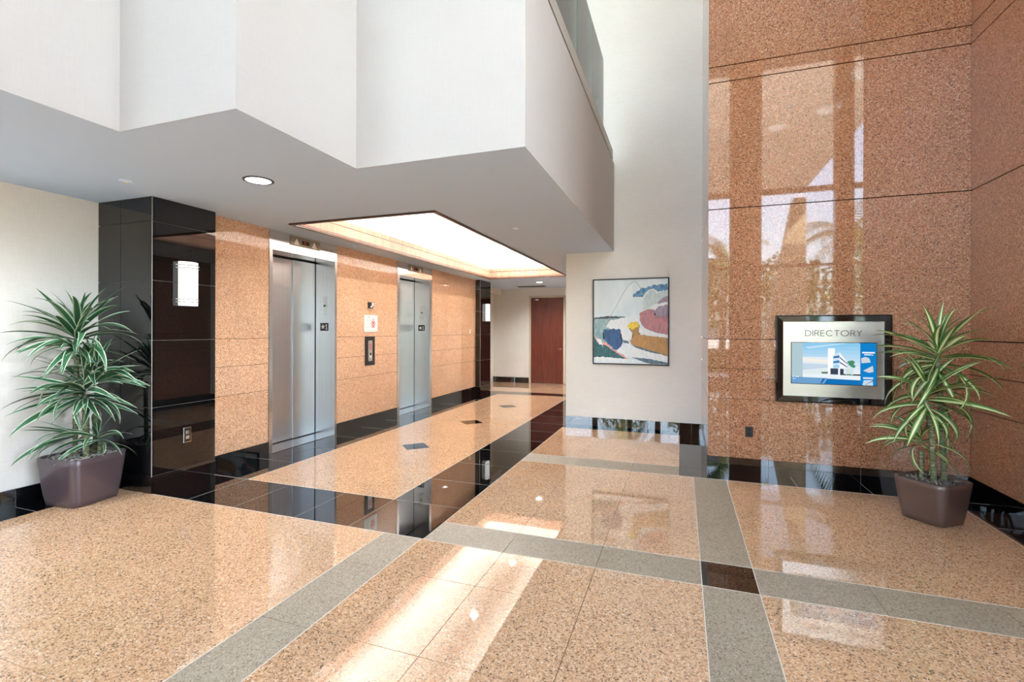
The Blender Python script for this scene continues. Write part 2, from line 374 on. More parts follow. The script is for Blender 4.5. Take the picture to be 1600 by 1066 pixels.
boxes('door_leaf', [(-2.712, -2.08, 8.795, 8.82, .006, 1.625)], M['door'], d2)
bm = bmesh.new(); cyl(bm, (-2.12, 8.79, .66), (-2.12, 8.765, .66), .008); cyl(bm, (-2.12, 8.768, .66), (-2.17, 8.768, .66), .005)
finish('door_handle', bm, M['chrome'], d2, True)
bm = bmesh.new(); cyl(bm, (-2.66, 8.795, 1.59), (-2.6, 8.785, 1.59), .006); bx(bm, -2.62, -2.56, 8.78, 8.795, 1.575, 1.6)
finish('door_closer', bm, M['chrome'], d2)
# picture wall and corridor right wall
YP = 5.0
struct(boxes('wall_picture', [(-1.155, .18, YP, YP + .12, 0, ZC), (-3.6, -1.155, YP, YP + .12, 2.39, ZC)], M['linen']))
struct(boxes('wall_corridor_right', [(-1.155, -1.06, YP + .12, 8.85, 0, ZW)], M['linen']))
skirt('baseboard_picture', -1.157, .18, YP - .008, YP + .004, [-.75, -.32, .09], 'x')
d3 = struct(boxes('door_3', [(-1.178, -1.155, 5.16, 5.20, 0, 1.66), (-1.178, -1.155, 6.02, 6.06, 0, 1.66), (-1.178, -1.155, 5.16, 6.06, 1.62, 1.66)], M['beige']))
boxes('door_leaf', [(-1.166, -1.155, 5.20, 6.02, .006, 1.62)], M['door'], d3)
bm = bmesh.new(); cyl(bm, (-1.165, 5.26, .66), (-1.195, 5.26, .66), .006); cyl(bm, (-1.192, 5.26, .66), (-1.192, 5.32, .66), .005)
finish('door_handle', bm, M['chrome'], d3, True)
# granite pier + right wall
YG, XG, XW = 3.76, .18, 1.688
wg = struct(boxes('wall_granite', [(XG + .014, XW + .3, YG + .014, 5.2, 0, ZC)], M['dgrout']))
rowsG = [.103, .52, .735, .944, 1.40, 1.877, 2.33, 2.788, 2.902, 3.40, 3.9, 4.5, 5.1, 5.7, ZC]
ghG = {.52: .0014, .735: .0014, .944: .0022, 1.877: .0034, 2.788: .0034, 2.902: .0034}
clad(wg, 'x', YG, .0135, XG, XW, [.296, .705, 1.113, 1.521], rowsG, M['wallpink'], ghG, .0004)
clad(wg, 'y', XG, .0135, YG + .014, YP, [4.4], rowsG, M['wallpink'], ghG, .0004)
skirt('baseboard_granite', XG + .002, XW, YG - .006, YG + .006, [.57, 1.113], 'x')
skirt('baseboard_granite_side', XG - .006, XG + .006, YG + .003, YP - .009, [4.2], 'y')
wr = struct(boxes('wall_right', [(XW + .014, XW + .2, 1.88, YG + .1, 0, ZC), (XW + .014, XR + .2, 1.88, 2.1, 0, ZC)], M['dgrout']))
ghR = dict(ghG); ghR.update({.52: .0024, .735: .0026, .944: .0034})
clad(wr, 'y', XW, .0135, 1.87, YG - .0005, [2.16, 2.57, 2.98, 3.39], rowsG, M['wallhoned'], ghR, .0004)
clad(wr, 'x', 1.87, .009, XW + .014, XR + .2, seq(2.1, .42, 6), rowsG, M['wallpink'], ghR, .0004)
skirt('baseboard_right', XW - .006, XW + .006, 1.87, YG - .007, [2.16, 2.57, 2.98, 3.40], 'y')

# ================================================================= CEILINGS, COFFER, BALCONY
CX0, CX1, CY0, CY1 = -2.81, -1.60, 2.925, 6.97
struct(boxes('ceiling', [(-3.7, -2.823, -.047, CY0, ZW, ZW + .03), (-2.823, -2.188, .643, CY0, ZW, ZW + .03), (-2.188, -1.553, 1.338, CY0, ZW, ZW + .03),
    (-1.553, -.659, 2.033, CY0, ZW, ZW + .03), (-3.7, CX0, CY0, CY1, ZW, ZW + .03), (CX1, -.659, CY0, YP + .01, ZW, ZW + .03),
    (CX1, -1.06, YP + .01, CY1, ZW, ZW + .03), (-3.7, -1.06, CY1, 9.0, ZW, ZW + .03)], M['ceil']))
struct(boxes('ceiling_atrium', [(XL - .2, XR + .2, YB - .2, YP + .2, ZC, ZC + .1)], M['ceil']))
cof = empty('ceiling_coffer', ((CX0 + CX1) / 2, (CY0 + CY1) / 2, ZW)); struct(cof)
def cparent(o): o.parent = cof; o.matrix_parent_inverse = Matrix.Translation(-cof.location); return o
q = .21
cparent(boxes('cove_box', [(CX0 - q, CX1 + q, CY0 - q, CY1 + q, 2.3, 2.33), (CX0 - q - .03, CX0 - q, CY0 - q, CY1 + q, ZW + .03, 2.3), (CX1 + q, CX1 + q + .03, CY0 - q, CY1 + q, ZW + .03, 2.3),
    (CX0 - q, CX1 + q, CY0 - q - .03, CY0 - q, ZW + .03, 2.3), (CX0 - q, CX1 + q, CY1 + q, CY1 + q + .03, ZW + .03, 2.3)], M['cove']))
def ring(name, x0, x1, y0, y1, w, z0, z1, mat):
    return cparent(boxes(name, [(x0 - w, x0, y0 - w, y1 + w, z0, z1), (x1, x1 + w, y0 - w, y1 + w, z0, z1), (x0, x1, y0 - w, y0, z0, z1), (x0, x1, y1, y1 + w, z0, z1)], mat))
ring('lower_bead', CX0 + .006, CX1 - .006, CY0 + .006, CY1 - .006, .004, ZW + .012, ZW + .018, M['dwood'])
ring('wood_edge_trim', CX0 + .004, CX1 - .004, CY0 + .004, CY1 - .004, .026, ZW - .012, ZW + .006, M['dwood'])
ring('lower_crown', CX0 + .004, CX1 - .004, CY0 + .004, CY1 - .004, .012, ZW + .004, 1.908, M['cwood'])
ring('shadow_bead', CX0 - .006, CX1 + .006, CY0 - .006, CY1 + .006, .014, 1.908, 1.918, M['dwood'])
ring('upper_crown', CX0 - .004, CX1 + .004, CY0 - .004, CY1 + .004, .016, 1.918, 1.966, M['cwood'])
for (a, b, c, d) in ((CX0 - .19, CX0 - .16, CY0, CY1), (CX1 + .16, CX1 + .19, CY0, CY1)):
    for k in range(3):
        L = (d - c) / 3; cparent(boxes('cove_tube', [(a, b, c + L * k + .03, c + L * (k + 1) - .03, ZW + .045, ZW + .06)], M['tube']))
for (c, d) in ((CY0 - .19, CY0 - .16), (CY1 + .16, CY1 + .19)):
    cparent(boxes('cove_tube', [(CX0 + .03, CX1 - .03, c, d, ZW + .045, ZW + .06)], M['tube']))

def downlight(x, y, z, r, label, group=None, watts=48):
    e = empty('downlight', (x, y, z)); tag(e, label, 'ceiling light', group)
    bm = bmesh.new(); n = 32
    rr = [(r * 1.0, -.0045), (r * 1.20, -.003), (r * 1.22, 0), (r * .98, 0)]
    vv = [[bm.verts.new((a * math.cos(t), a * math.sin(t), h)) for t in [i * 2 * math.pi / n for i in range(n)]] for a, h in rr]
    for k in range(4):
        A, B = vv[k], vv[(k + 1) % 4]
        for i in range(n): bm.faces.new((A[i], A[(i + 1) % n], B[(i + 1) % n], B[i]))
    finish('trim_ring', bm, M['grille'], e, True)
    bm = bmesh.new(); vl = [bm.verts.new((r * math.cos(i * 2 * math.pi / n), r * math.sin(i * 2 * math.pi / n), -.002)) for i in range(n)]
    bm.faces.new(vl[::-1]); finish('lens', bm, M['down'], e)
    l = bpy.data.lights.new('downlight_bulb', 'SPOT'); l.energy = watts; l.spot_size = math.radians(150); l.spot_blend = .8; l.shadow_soft_size = .012; l.color = (.94, .98, 1)
    lo = bpy.data.objects.new('downlight_bulb', l); link(lo, e); lo.location = (0, 0, -.012)
    return e
downlight(-2.175, 2.015, ZW, .064, 'lit round ceiling downlight near the angled white balcony edge')
downlight(-3.12, .85, ZW, .064, 'added unseen round downlight in the soffit, brightening the left wall', watts=55)  # added out of view to brighten the left wall
downlight(-2.25, 7.765, ZW, .055, 'small lit round downlight in front of the far mahogany door', watts=100)
for y, w in ((3.78, 'nearest'), (5.12, 'middle'), (6.47, 'farthest')):
    downlight(-2.26, y, 2.3, .05, 'bright round downlight inside the glowing ceiling coffer, %s of three' % w, 'downlights inside the ceiling coffer')
def sprinkler(x, y, label, r=.03):
    e = empty('sprinkler', (x, y, ZW)); tag(e, label, 'sprinkler')
    bm = bmesh.new(); cyl(bm, (0, 0, 0), (0, 0, -.006), r, r * .96, 24); finish('cover_plate', bm, M['ceil'], e)
    bm = bmesh.new(); cyl(bm, (0, 0, -.006), (0, 0, -.010), r * .5, r * .5, 16); finish('sprinkler_head', bm, M['grey'] if False else M['plaster'], e)
sprinkler(-2.878, 1.788, 'pale round sprinkler cover on the soffit near the black pilaster')
sprinkler(-1.248, 3.629, 'pale round sprinkler cover on the soffit right of the glowing coffer')
sprinkler(-3.0, 3.90, 'small white sprinkler cover between the coffer and first lift', .026)
sprinkler(-3.0, 5.85, 'small white sprinkler cover between the coffer and second lift', .026)
v = empty('ceiling_vent', (-2.6, 8.45, ZW)); tag(v, 'dark slotted air vent in the far lobby ceiling', 'vent')
boxes('frame', [(-.28, .28, -.13, -.115, -.005, 0), (-.28, .28, .115, .13, -.005, 0), (-.28, -.265, -.115, .115, -.005, 0), (.265, .28, -.115, .115, -.005, 0)], M['plaster'], v)
boxes('backing', [(-.265, .265, -.115, .115, -.001, 0)], M['gap'], v)
for k in range(7): boxes('slat', [(-.265, .265, -.105 + k * .032, -.088 + k * .032, -.004, -.001)], M['grille'], v)
# balcony fronts
Z2 = 2.705; t = .04
steps = [(-3.54, -.05), (-2.82, -.05), (-2.82, .64), (-2.185, .64), (-2.185, 1.335), (-1.55, 1.335), (-1.55, 2.03), (-.656, 2.03), (-.656, YP)]
bm = bmesh.new()
outer = steps
inner = [(-3.54, -.05 + t), (-2.82 - t, -.05 + t), (-2.82 - t, .64 + t), (-2.185 - t, .64 + t), (-2.185 - t, 1.335 + t), (-1.55 - t, 1.335 + t), (-1.55 - t, 2.03 + t), (-.656 - t, 2.03 + t), (-.656 - t, YP)]
zb = ZW + .0004
o0 = [bm.verts.new((x, y, zb)) for x, y in outer]; o1 = [bm.verts.new((x, y, Z2)) for x, y in outer]
i0 = [bm.verts.new((x, y, zb)) for x, y in inner]; i1 = [bm.verts.new((x, y, Z2)) for x, y in inner]
for k in range(len(outer) - 1):
    bm.faces.new((o0[k], o0[k + 1], o1[k + 1], o1[k])); bm.faces.new((i0[k], i1[k], i1[k + 1], i0[k + 1]))
    bm.faces.new((o1[k], o1[k + 1], i1[k + 1], i1[k])); bm.faces.new((o0[k], i0[k], i0[k + 1], o0[k + 1]))
bm.faces.new((o0[0], o1[0], i1[0], i0[0])); bm.faces.new((o0[-1], i0[-1], i1[-1], o1[-1]))
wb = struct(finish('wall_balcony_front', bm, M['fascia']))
struct(boxes('floor_upper', [(-3.6, -2.86, 0, YP, 2.34, 2.38), (-2.86, -2.225, .68, YP, 2.34, 2.38), (-2.225, -1.59, 1.375, YP, 2.34, 2.38), (-1.59, -.696, 2.07, YP, 2.34, 2.38)], M['plaster']))
struct(boxes('wall_upper_left', [(-3.7, -3.56, -.05, YP, 2.3, ZC)], M['linen']))
rl = empty('balustrade', (-.66, 3.4, Z2)); tag(rl, 'frameless glass balustrade in a satin metal shoe on the upper balcony edge', 'railing')
def rp(o): o.parent = rl; o.matrix_parent_inverse = Matrix.Translation(-rl.location); return o
rp(boxes('shadow_joint', [(-.690, -.659, 2.036, 4.865, Z2, Z2 + .008)], M['gap']))
rp(boxes('metal_shoe', [(-.694, -.652, 2.03, 4.868, Z2 + .008, Z2 + .10)], M['cap'], bevel=.002))
ys = [2.05, 2.63, 3.21, 3.79, 4.375]
for a, b in zip(ys[:-1], ys[1:]): rp(boxes('glass_panel', [(-.680, -.672, a + .004, b - .004, Z2 + .10, 3.45)], M['railglass']))
for a in ys[1:]: rp(boxes('glass_edge', [(-.680, -.672, a - .0038, a - .002, Z2 + .10, 3.45)], M['edge']))

for (xa, xb, yy) in ((-1.51, -.70, 2.05), (-2.145, -1.59, 1.355), (-2.78, -2.225, .66)):
    r2_ = empty('balustrade', ((xa + xb) / 2, yy, Z2)); tag(r2_, 'glass balustrade across the balcony front, step at %s of the zigzag' % {2.05: 'the right', 1.355: 'the middle', .66: 'the left'}[yy], 'railing')
    w_ = (xb - xa) / 2
    boxes('metal_shoe', [(-w_, w_, -.018, .018, 0, .10)], M['cap'], r2_, bevel=.002)
    for k in (0, 1): boxes('glass_panel', [(-w_ + .01 + k * w_, k * w_ - .01, -.004, .004, .10, .745)], M['railglass'], r2_)
# ================================================================= GLAZING BEHIND THE CAMERA
wbk = struct(boxes('wall_back', [(XL, XR, YB - .12, YB, ZC - .25, ZC), (XL, XR, YB - .12, YB, 0, .06)], M['plaster']))
cols = [(XL, -3.2), (-2.2, -2.08), (-1.3, -1.2), (-.63, -.5), (-.06, .46), (.86, 1.41), (2.6, 2.89), (4.4, XR)]
for a, b in cols:
    struct(boxes('wall_back_column', [(a, b, YB - .14, YB + .02, .0, ZC)], M['wallpink'] if b - a > .25 else M['alu']))
for k, ((a0, a1), (b0, b1)) in enumerate(zip(cols[:-1], cols[1:])):
    w = struct(boxes('window_%d' % (k + 1), [(a1, b0, YB - .09, YB - .04, z, z + .1) for z in (3.57,)] + [(a1, b0, YB - .085, YB - .045, z, z + .05) for z in (2.2, .06)], M['alu']))
    for z0, z1 in ((.11, 2.2), (2.25, 3.57), (3.67, ZC - .25)):
        boxes('pane', [(a1, b0, YB - .068, YB - .062, z0, z1)], M['glass'], w)
ws = struct(boxes('window_side', [(XR, XR + .06, y, y + .06, 0, ZC) for y in (-2.6, -1.5, -.4, .7, 1.82)] + [(XR, XR + .06, YB, 1.88, z, z + .06) for z in (0, 2.2, 3.6, ZC - .1)], M['alu']))
for y in (-2.54, -1.44, -.34, .76):
    boxes('pane', [(XR + .027, XR + .033, y, y + 1.04, .06, ZC - .1)], M['glass'], ws)

# ================================================================= LIFTS
def lift(O, E, label, nleaf):
    y0, y1 = O; e0, e1 = E; XD = -3.35
    r = empty('lift_entrance', (XE, (y0 + y1) / 2, 0)); tag(r, label, 'elevator', 'steel lift entrances')
    def pp(o): o.parent = r; o.matrix_parent_inverse = Matrix.Translation(-r.location); return o
    pp(boxes('jamb', [(XD, XE + .006, e0 + .001, y0, 0, 1.652)], M['jamb'], bevel=.0015))
    jb = pp(boxes('jamb', [(XD, XE + .006, y1, e1 - .001, 0, 1.652)], M['jamb'], bevel=.0015))
    pp(boxes('header', [(XD, XE + .006, e0 + .001, e1 - .001, 1.652, ZW - .001)], M['header'], bevel=.0015))
    mid = y0 + nleaf
    for a, b, x in ((y0, mid, XD - .014), (mid, y1, XD)):
        pp(boxes('door_leaf', [(x - .02, x, a + (.0012 if a > y0 + .01 else .004), b - (.0012 if b < y1 - .01 else .008), .012, 1.64)], M['steel']))
    pp(boxes('seam', [(XD - .04, XD - .035, y0, y1, .0, 1.652)], M['gap']))
    pp(boxes('sill', [(XD - .02, XE - .0, y0, y1, .0, .004)], M['jamb']))
    # hall indicator: plate, two arrows, digit display
    c = y0 + .355
    ip = pp(boxes('indicator_plate', [(XE + .006, XE + .011, c - .175, c + .175, 1.722, 1.798)], M['bronze'], bevel=.001))
    for s in (-1, 1):
        bm = bmesh.new(); yy = c + s * .105
        a = [bm.verts.new((XE + .0125, yy - .03, 1.733)), bm.verts.new((XE + .0125, yy + .03, 1.733)), bm.verts.new((XE + .0125, yy, 1.787))]
        b = [bm.verts.new((v.co.x - .001, v.co.y, v.co.z)) for v in a]
        bm.faces.new(a); bm.faces.new(b[::-1])
        for i in range(3): bm.faces.new((a[i], b[i], b[(i + 1) % 3], a[(i + 1) % 3]))
        o = finish('arrow_lens', bm, M['white']); o.parent = r; o.matrix_parent_inverse = Matrix.Translation(-r.location)
    pp(boxes('digit_display', [(XE + .011, XE + .0125, c - .045, c + .045, 1.742, 1.776)], M['gap']))
    bm = bmesh.new(); ribbon(bm, [(.3, .1), (.3, .9)], .12, ((XE + .013, c - .03, 1.745), (0, .06, 0), (0, 0, .028), (1, 0, 0)), 0)
    pp(finish('digit', bm, M['redlit']))
    # plates on the far jamb return, facing the lobby
    fy = y1 - .0008
    pp(boxes('key_plate', [(-3.266, -3.203, fy - .003, fy, 1.155, 1.318)], M['face'], bevel=.0008))
    bm = bmesh.new(); cyl(bm, (-3.235, fy - .003, 1.235), (-3.235, fy - .007, 1.235), .010); pp(finish('key_switch', bm, M['blackplastic']))
    st = pp(boxes('floor_sign', [(-3.287, -3.196, fy - .003, fy, .995, 1.07)], M['blackplastic']))
    fr = ((-3.287, fy, .995), (.091, 0, 0), (0, 0, .075), (0, -1, 0))
    pts = []
    for i in range(10):
        a = math.pi / 2 + i * math.pi / 5; rr = .33 if i % 2 == 0 else .14
        pts.append((.36 + rr * math.cos(a) * .9, .5 + rr * math.sin(a) * 1.05))
    bm = bmesh.new(); o_, u_, v_, n_ = (Vector(k) for k in fr)
    cen = bm.verts.new(o_ + u_ * .36 + v_ * .5 + n_ * .0035); vv = [bm.verts.new(o_ + u_ * a + v_ * b + n_ * .0035) for a, b in pts]
    for i in range(10): bm.faces.new((cen, vv[i], vv[(i + 1) % 10]))
    ribbon(bm, [(.70, .66), (.80, .80), (.80, .2)], .1, fr, .0035); ribbon(bm, [(.70, .2), (.90, .2)], .07, fr, .0036)
    pp(finish('star_one_symbol', bm, M['white']))
lift(O1, E1, 'near brushed steel lift entrance beside the black pilaster, both door leaves showing', .457)
lift(O2, E2, 'far brushed steel lift entrance, narrower looking, beyond the call button panel', .12)

# call station etc. on the middle stone panel
cs = empty('call_station', (XE, 4.325, .78)); tag(cs, 'tall black lift call plate with steel button strip between the lifts', 'call panel')
boxes('back_plate', [(0, .008, -.083, .083, -.15, .155)], M['blackplastic'], cs, bevel=.0015)
boxes('button_strip', [(.008, .011, -.034, .034, -.105, .112)], M['face'], cs)
bm = bmesh.new()
for a in ((.055), (.04), (.07), (.025)): bx(bm, .011, .0118, -.022, .022, a - .004, a + .002)
finish('red_notice', bm, plain('red_print', (196, 60, 60), .5), cs)
for z, mt in ((-.03, M['blackplastic']), (-.062, M['opaldim'] if 'opaldim' in M else M['white'])):
    bm = bmesh.new(); cyl(bm, (.011, 0, z), (.016, 0, z), .012, n=20); finish('call_button', bm, mt, cs, False)
sg = empty('evacuation_sign', (XE, 4.34, 1.072)); tag(sg, 'white rounded notice with red diamond emblem above the call plate', 'sign')
boxes('board', [(0, .008, -.115, .115, -.09, .09)], M['white'], sg, bevel=.003)
fr = ((.0, 0, 0), (0, 1, 0), (0, 0, 1), (1, 0, 0))
bm = bmesh.new(); 
for dy, dz, s in ((.035, .028, .022), (.013, .002, .018), (.057, .002, .018), (.035, -.008, .02), (.02, -.032, .014), (.05, -.032, .014)):
    ribbon(bm, [(dy, dz + s), (dy + s, dz), (dy, dz - s), (dy - s, dz), (dy, dz + s)], .006, fr, .0088)
finish('red_emblem', bm, plain('red_ink', (205, 70, 66), .5), sg)
bm = bmesh.new()
for i in range(5): ribbon(bm, [(-.09, .05 - i * .022), (-.04, .05 - i * .022)], .003, fr, .0086)
ribbon(bm, [(-.06, .07), (-.03, .07)], .008, fr, .0086); ribbon(bm, [(-.09, -.07), (.08, -.07)], .004, fr, .0086)
finish('grey_lines', bm, plain('grey_ink', (150, 170, 168), .5), sg)
ks = empty('key_switch_box', (XE, 4.33, 1.267)); tag(ks, 'small black box with white label above the white notice', 'switch')
boxes('housing', [(0, .016, -.042, .042, -.032, .032)], M['blackplastic'], ks, bevel=.003)
boxes('white_label', [(.016, .017, .012, .036, -.005, .026), (.016, .017, -.01, .02, -.022, -.008)], M['white'], ks)
ps = tag(boxes('wall_plate', [(XE, XE + .005, 6.86, 6.92, .955, 1.02)], M['beige'], bevel=.001), 'small pale wall plate on the stone by the far pilaster', 'plate')

# outlets
def outlet(name, loc, axis, w, h, body, rim, label):
    e = empty(name, loc); tag(e, label, 'outlet')
    if axis == 'x':
        boxes('rim', [(0, .003, -w / 2, w / 2, -h / 2, h / 2)], rim, e, bevel=.0008)
        boxes('face', [(.003, .0045, -w / 2 + .005, w / 2 - .005, -h / 2 + .005, h / 2 - .005)], body, e)
        for z in (-.016, .016): boxes('socket', [(.0045, .006, -.011, .011, z - .011, z + .011)], rim if body is M['blackplastic'] and rim is M['chrome'] else M['gap'], e, bevel=.001)
    else:
        boxes('rim', [(-w / 2, w / 2, -.003, 0, -h / 2, h / 2)], rim, e, bevel=.0008)
        boxes('face', [(-w / 2 + .003, w / 2 - .003, -.0045, -.003, -h / 2 + .003, h / 2 - .003)], body, e)
        for z in (-.016, .016): boxes('socket', [(-.011, .011, -.006, -.0045, z - .011, z + .011)], M['gap'], e, bevel=.001)
outlet('power_outlet', (-3.043, 2.264, .316), 'x', .052, .098, M['blackplastic'], M['chrome'], 'black power outlet with chrome rim low on the near pilaster')
outlet('power_outlet', (.449, YG, .292), 'y', .050, .074, M['blackplastic'], M['blackplastic'], 'plain black power outlet low on the pink granite wall')

# sconces
def sconce(x, y, z, label, w=.118, h=.282):
    e = empty('wall_sconce', (x, y, z)); tag(e, label, 'wall lamp', 'opal wall sconces on the black pilasters')
    boxes('back_plate', [(0, .006, -w * .42, w * .42, -h * .42, h * .42)], M['chrome'], e)
    bm = bmesh.new(); n = 10; A = []; B = []; d = .062
    prof = [(.012, -w / 2)] + [(.012 + (d - .012) * math.sin(math.pi * (k + 1) / (n + 2)) ** .6, -w / 2 + w * (k + .0) / n) for k in range(n + 1)] + [(.012, w / 2)]
    for px, py in prof: A.append(bm.verts.new((px, py, -h / 2))); B.append(bm.verts.new((px, py, h / 2)))
    for k in range(len(prof) - 1): bm.faces.new((A[k], A[k + 1], B[k + 1], B[k]))
    bm.faces.new(A[::-1]); bm.faces.new(B); bm.faces.new((A[0], B[0], B[-1], A[-1]))
    finish('opal_shade', bm, M['opal'], e)
    for zz in (-.118, -.100, .100, .118):
        bm = bmesh.new(); k = .0025
        pts = [(.02, -w / 2 - .022), (.02, -w / 2 - .004), (.05, -w / 2 + .006), (d + .006, -w / 4), (d + .008, 0), (d + .006, w / 4), (.05, w / 2 - .006), (.02, w / 2 + .004), (.02, w / 2 + .022)]
        for a, b in zip(pts[:-1], pts[1:]): cyl(bm, (a[0], a[1], zz), (b[0], b[1], zz), k, n=8)
        finish('chrome_rod', bm, M['chrome'], e, True)
sconce(-3.043, 2.252, 1.297, 'lit opal glass sconce on the near black pilaster by the plant')
sconce(-3.043, 7.36, 1.297, 'small distant lit opal sconce on the far black pilaster', .118, .282)

# ================================================================= PICTURE
PX0, PX1, PZ0, PZ1, PY = -.868, -.118, .660, 1.531, YP
pic = empty('framed_painting', ((PX0 + PX1) / 2, PY, PZ0)); tag(pic, 'abstract seascape painting with blue, rose and ochre in thin black frame', 'painting')
def pk(o): o.parent = pic; o.matrix_parent_inverse = Matrix.Translation(-pic.location); return o
fw_ = .0105; yf = PY - .028
pk(boxes('frame', [(PX0, PX0 + fw_, yf, PY, PZ0, PZ1), (PX1 - fw_, PX1, yf, PY, PZ0, PZ1), (PX0 + fw_, PX1 - fw_, yf, PY, PZ0, PZ0 + fw_), (PX0 + fw_, PX1 - fw_, yf, PY, PZ1 - fw_, PZ1)], M['blackmatt']))
yc = yf + .006
def paint(name, a, b, sc_=30):
    mt, t, p = newmat(name); g = t.nodes.new('ShaderNodeNewGeometry')
    mp = N(t, 'ShaderNodeMapping'); mp.inputs['Scale'].default_value = (sc_, sc_, sc_ * .35); mp.inputs['Rotation'].default_value = (0, .5, 0)
    t.links.new(g.outputs['Position'], mp.inputs[0])
    n = N(t, 'ShaderNodeTexNoise', Scale=1.0, Detail=6.0, Distortion=.8); t.links.new(mp.outputs[0], n.inputs['Vector'])
    r = ramp(t, [(.35, a), (.65, b)]); t.links.new(n.outputs[0], r.inputs[0]); t.links.new(r.outputs[0], p.inputs['Base Color'])
    p.inputs['Roughness'].default_value = .5; return mt
cv = pk(boxes('canvas', [(PX0 + fw_, PX1 - fw_, yc, PY - .004, PZ0 + fw_, PZ1 - fw_)], paint('paint_pale_sky', (206, 222, 226), (222, 232, 234), 6)))
W_, H_ = PX1 - PX0 - 2 * fw_, PZ1 - PZ0 - 2 * fw_
frP = ((PX0 + fw_, yc, PZ0 + fw_), (W_, 0, 0), (0, 0, H_), (0, -1, 0))
def pz(x, y): return ((x - 108) / 782, 1 - (y - 116 - (y - 116) * 0) / 878)
layer = [0]
def patch(name, px, mat, rough=.0):
    layer[0] += 1
    pts = []
    n = len(px)
    for i in range(n):                                   # ragged brush edges
        (x0, y0), (x1, y1) = px[i], px[(i + 1) % n]; L = math.hypot(x1 - x0, y1 - y0); k = max(1, int(L / 14))
        for j in range(k):
            f = j / k; w = rough * (random.random() - .5)
            X = x0 + (x1 - x0) * f + w * (y1 - y0) / max(L, 1); Y = y0 + (y1 - y0) * f - w * (x1 - x0) / max(L, 1)
            pts.append(pz(min(889, max(109, X)), min(992, max(118, Y))))
    o = poly(name, pts, mat, None, frP, .0003 + .00012 * layer[0]); o.parent = cv; return o
P = {'white': paint('paint_white', (216, 226, 232), (236, 236, 232)), 'teal': paint('paint_teal', (26, 78, 84), (60, 108, 112)), 'lteal': paint('paint_grey_teal', (110, 150, 158), (168, 188, 190)),
     'navy': paint('paint_navy', (22, 62, 104), (50, 92, 138)), 'blue': paint('paint_blue', (54, 112, 156), (112, 156, 186)), 'rose': paint('paint_rose', (158, 112, 124), (196, 132, 132)),
     'mauve': paint('paint_mauve', (138, 130, 150), (170, 150, 164)), 'ochre': paint('paint_ochre', (156, 124, 76), (196, 142, 76)), 'yellow': paint('paint_yellow', (214, 188, 44), (232, 208, 70)),
     'slate': paint('paint_slate', (62, 86, 100), (100, 122, 136)), 'pinkp': paint('paint_pink', (226, 140, 136), (238, 176, 168)), 'aqua': paint('paint_aqua', (176, 200, 202), (200, 216, 212)), 'dark': paint('paint_dark', (40, 52, 62), (70, 84, 92))}
patch('paint_shape', [(109, 520), (250, 500), (450, 505), (480, 600), (400, 700), (330, 830), (250, 800), (109, 720)], P['lteal'], 12)
patch('paint_shape', [(109, 512), (250, 498), (445, 503), (440, 514), (300, 520), (109, 528)], P['dark'], 8)
patch('paint_shape', [(235, 610), (280, 545), (440, 512), (575, 510), (590, 560), (560, 640), (560, 760), (420, 780), (400, 640), (300, 635)], P['white'], 12)
patch('paint_shape', [(215, 645), (300, 635), (405, 640), (400, 700), (420, 770), (415, 830), (350, 852), (270, 800), (220, 740)], P['navy'], 22)
patch('paint_shape', [(109, 715), (160, 780), (250, 790), (340, 850), (480, 940), (420, 945), (109, 935)], P['teal'], 10)
patch('paint_shape', [(525, 305), (535, 265), (620, 215), (730, 185), (889, 170), (889, 235), (790, 250), (700, 262), (640, 300)], P['blue'], 16)
patch('paint_shape', [(650, 290), (700, 235), (770, 235), (800, 262), (889, 240), (889, 300), (780, 370), (640, 440), (632, 360)], P['aqua'], 8)
patch('paint_shape', [(780, 365), (830, 315), (889, 292), (889, 365), (790, 395)], P['mauve'], 8)
patch('paint_shape', [(600, 470), (700, 425), (760, 400), (889, 385), (889, 690), (760, 665), (650, 620), (610, 560)], P['rose'], 10)
patch('paint_shape', [(760, 400), (889, 385), (889, 500), (800, 520), (750, 470)], P['mauve'], 30)
patch('paint_shape', [(690, 425), (760, 375), (889, 355), (889, 382), (790, 400), (760, 440)], P['white'], 10)
patch('paint_shape', [(470, 600), (500, 570), (570, 555), (600, 590), (590, 690), (700, 700), (889, 722), (889, 908), (700, 860), (520, 800), (500, 760), (540, 700)], P['ochre'], 10)
patch('paint_shape', [(468, 598), (505, 565), (585, 562), (590, 610), (520, 640), (490, 620)], P['yellow'], 14)
patch('paint_shape', [(595, 612), (660, 632), (780, 672), (889, 690), (889, 722), (780, 712), (592, 672)], P['white'], 8)
patch('paint_shape', [(415, 800), (520, 795), (700, 860), (889, 912), (889, 985), (700, 945), (520, 925), (350, 870)], P['white'], 8)
patch('paint_shape', [(520, 800), (640, 828), (780, 872), (889, 905), (700, 868), (560, 828)], P['slate'], 7)
patch('paint_shape', [(520, 925), (700, 938), (889, 975), (889, 992), (700, 990), (560, 945)], P['slate'], 8)
patch('paint_shape', [(109, 935), (200, 928), (420, 942), (560, 960), (700, 992), (140, 992), (120, 960)], P['white'], 8)
patch('paint_shape', [(109, 700), (150, 735), (200, 772), (250, 778), (330, 850), (480, 940), (470, 948), (330, 866), (240, 800), (170, 800)], P['pinkp'], 9)
patch('paint_shape', [(140, 730), (190, 740), (215, 830), (195, 800), (165, 790)], P['white'], 8)
patch('paint_shape', [(410, 745), (480, 755), (490, 785), (430, 772)], P['slate'], 6)
bm = bmesh.new()
ribbon(bm, [pz(x, y) for x, y in ((240, 610), (270, 540), (300, 480), (350, 400), (420, 270), (480, 180), (535, 140), (560, 140), (615, 215))], .006, frP, .0034)
for s in (bm,):
    o = finish('pencil_line', s, paint('pencil_grey', (150, 140, 142), (180, 170, 170))); o.parent = cv
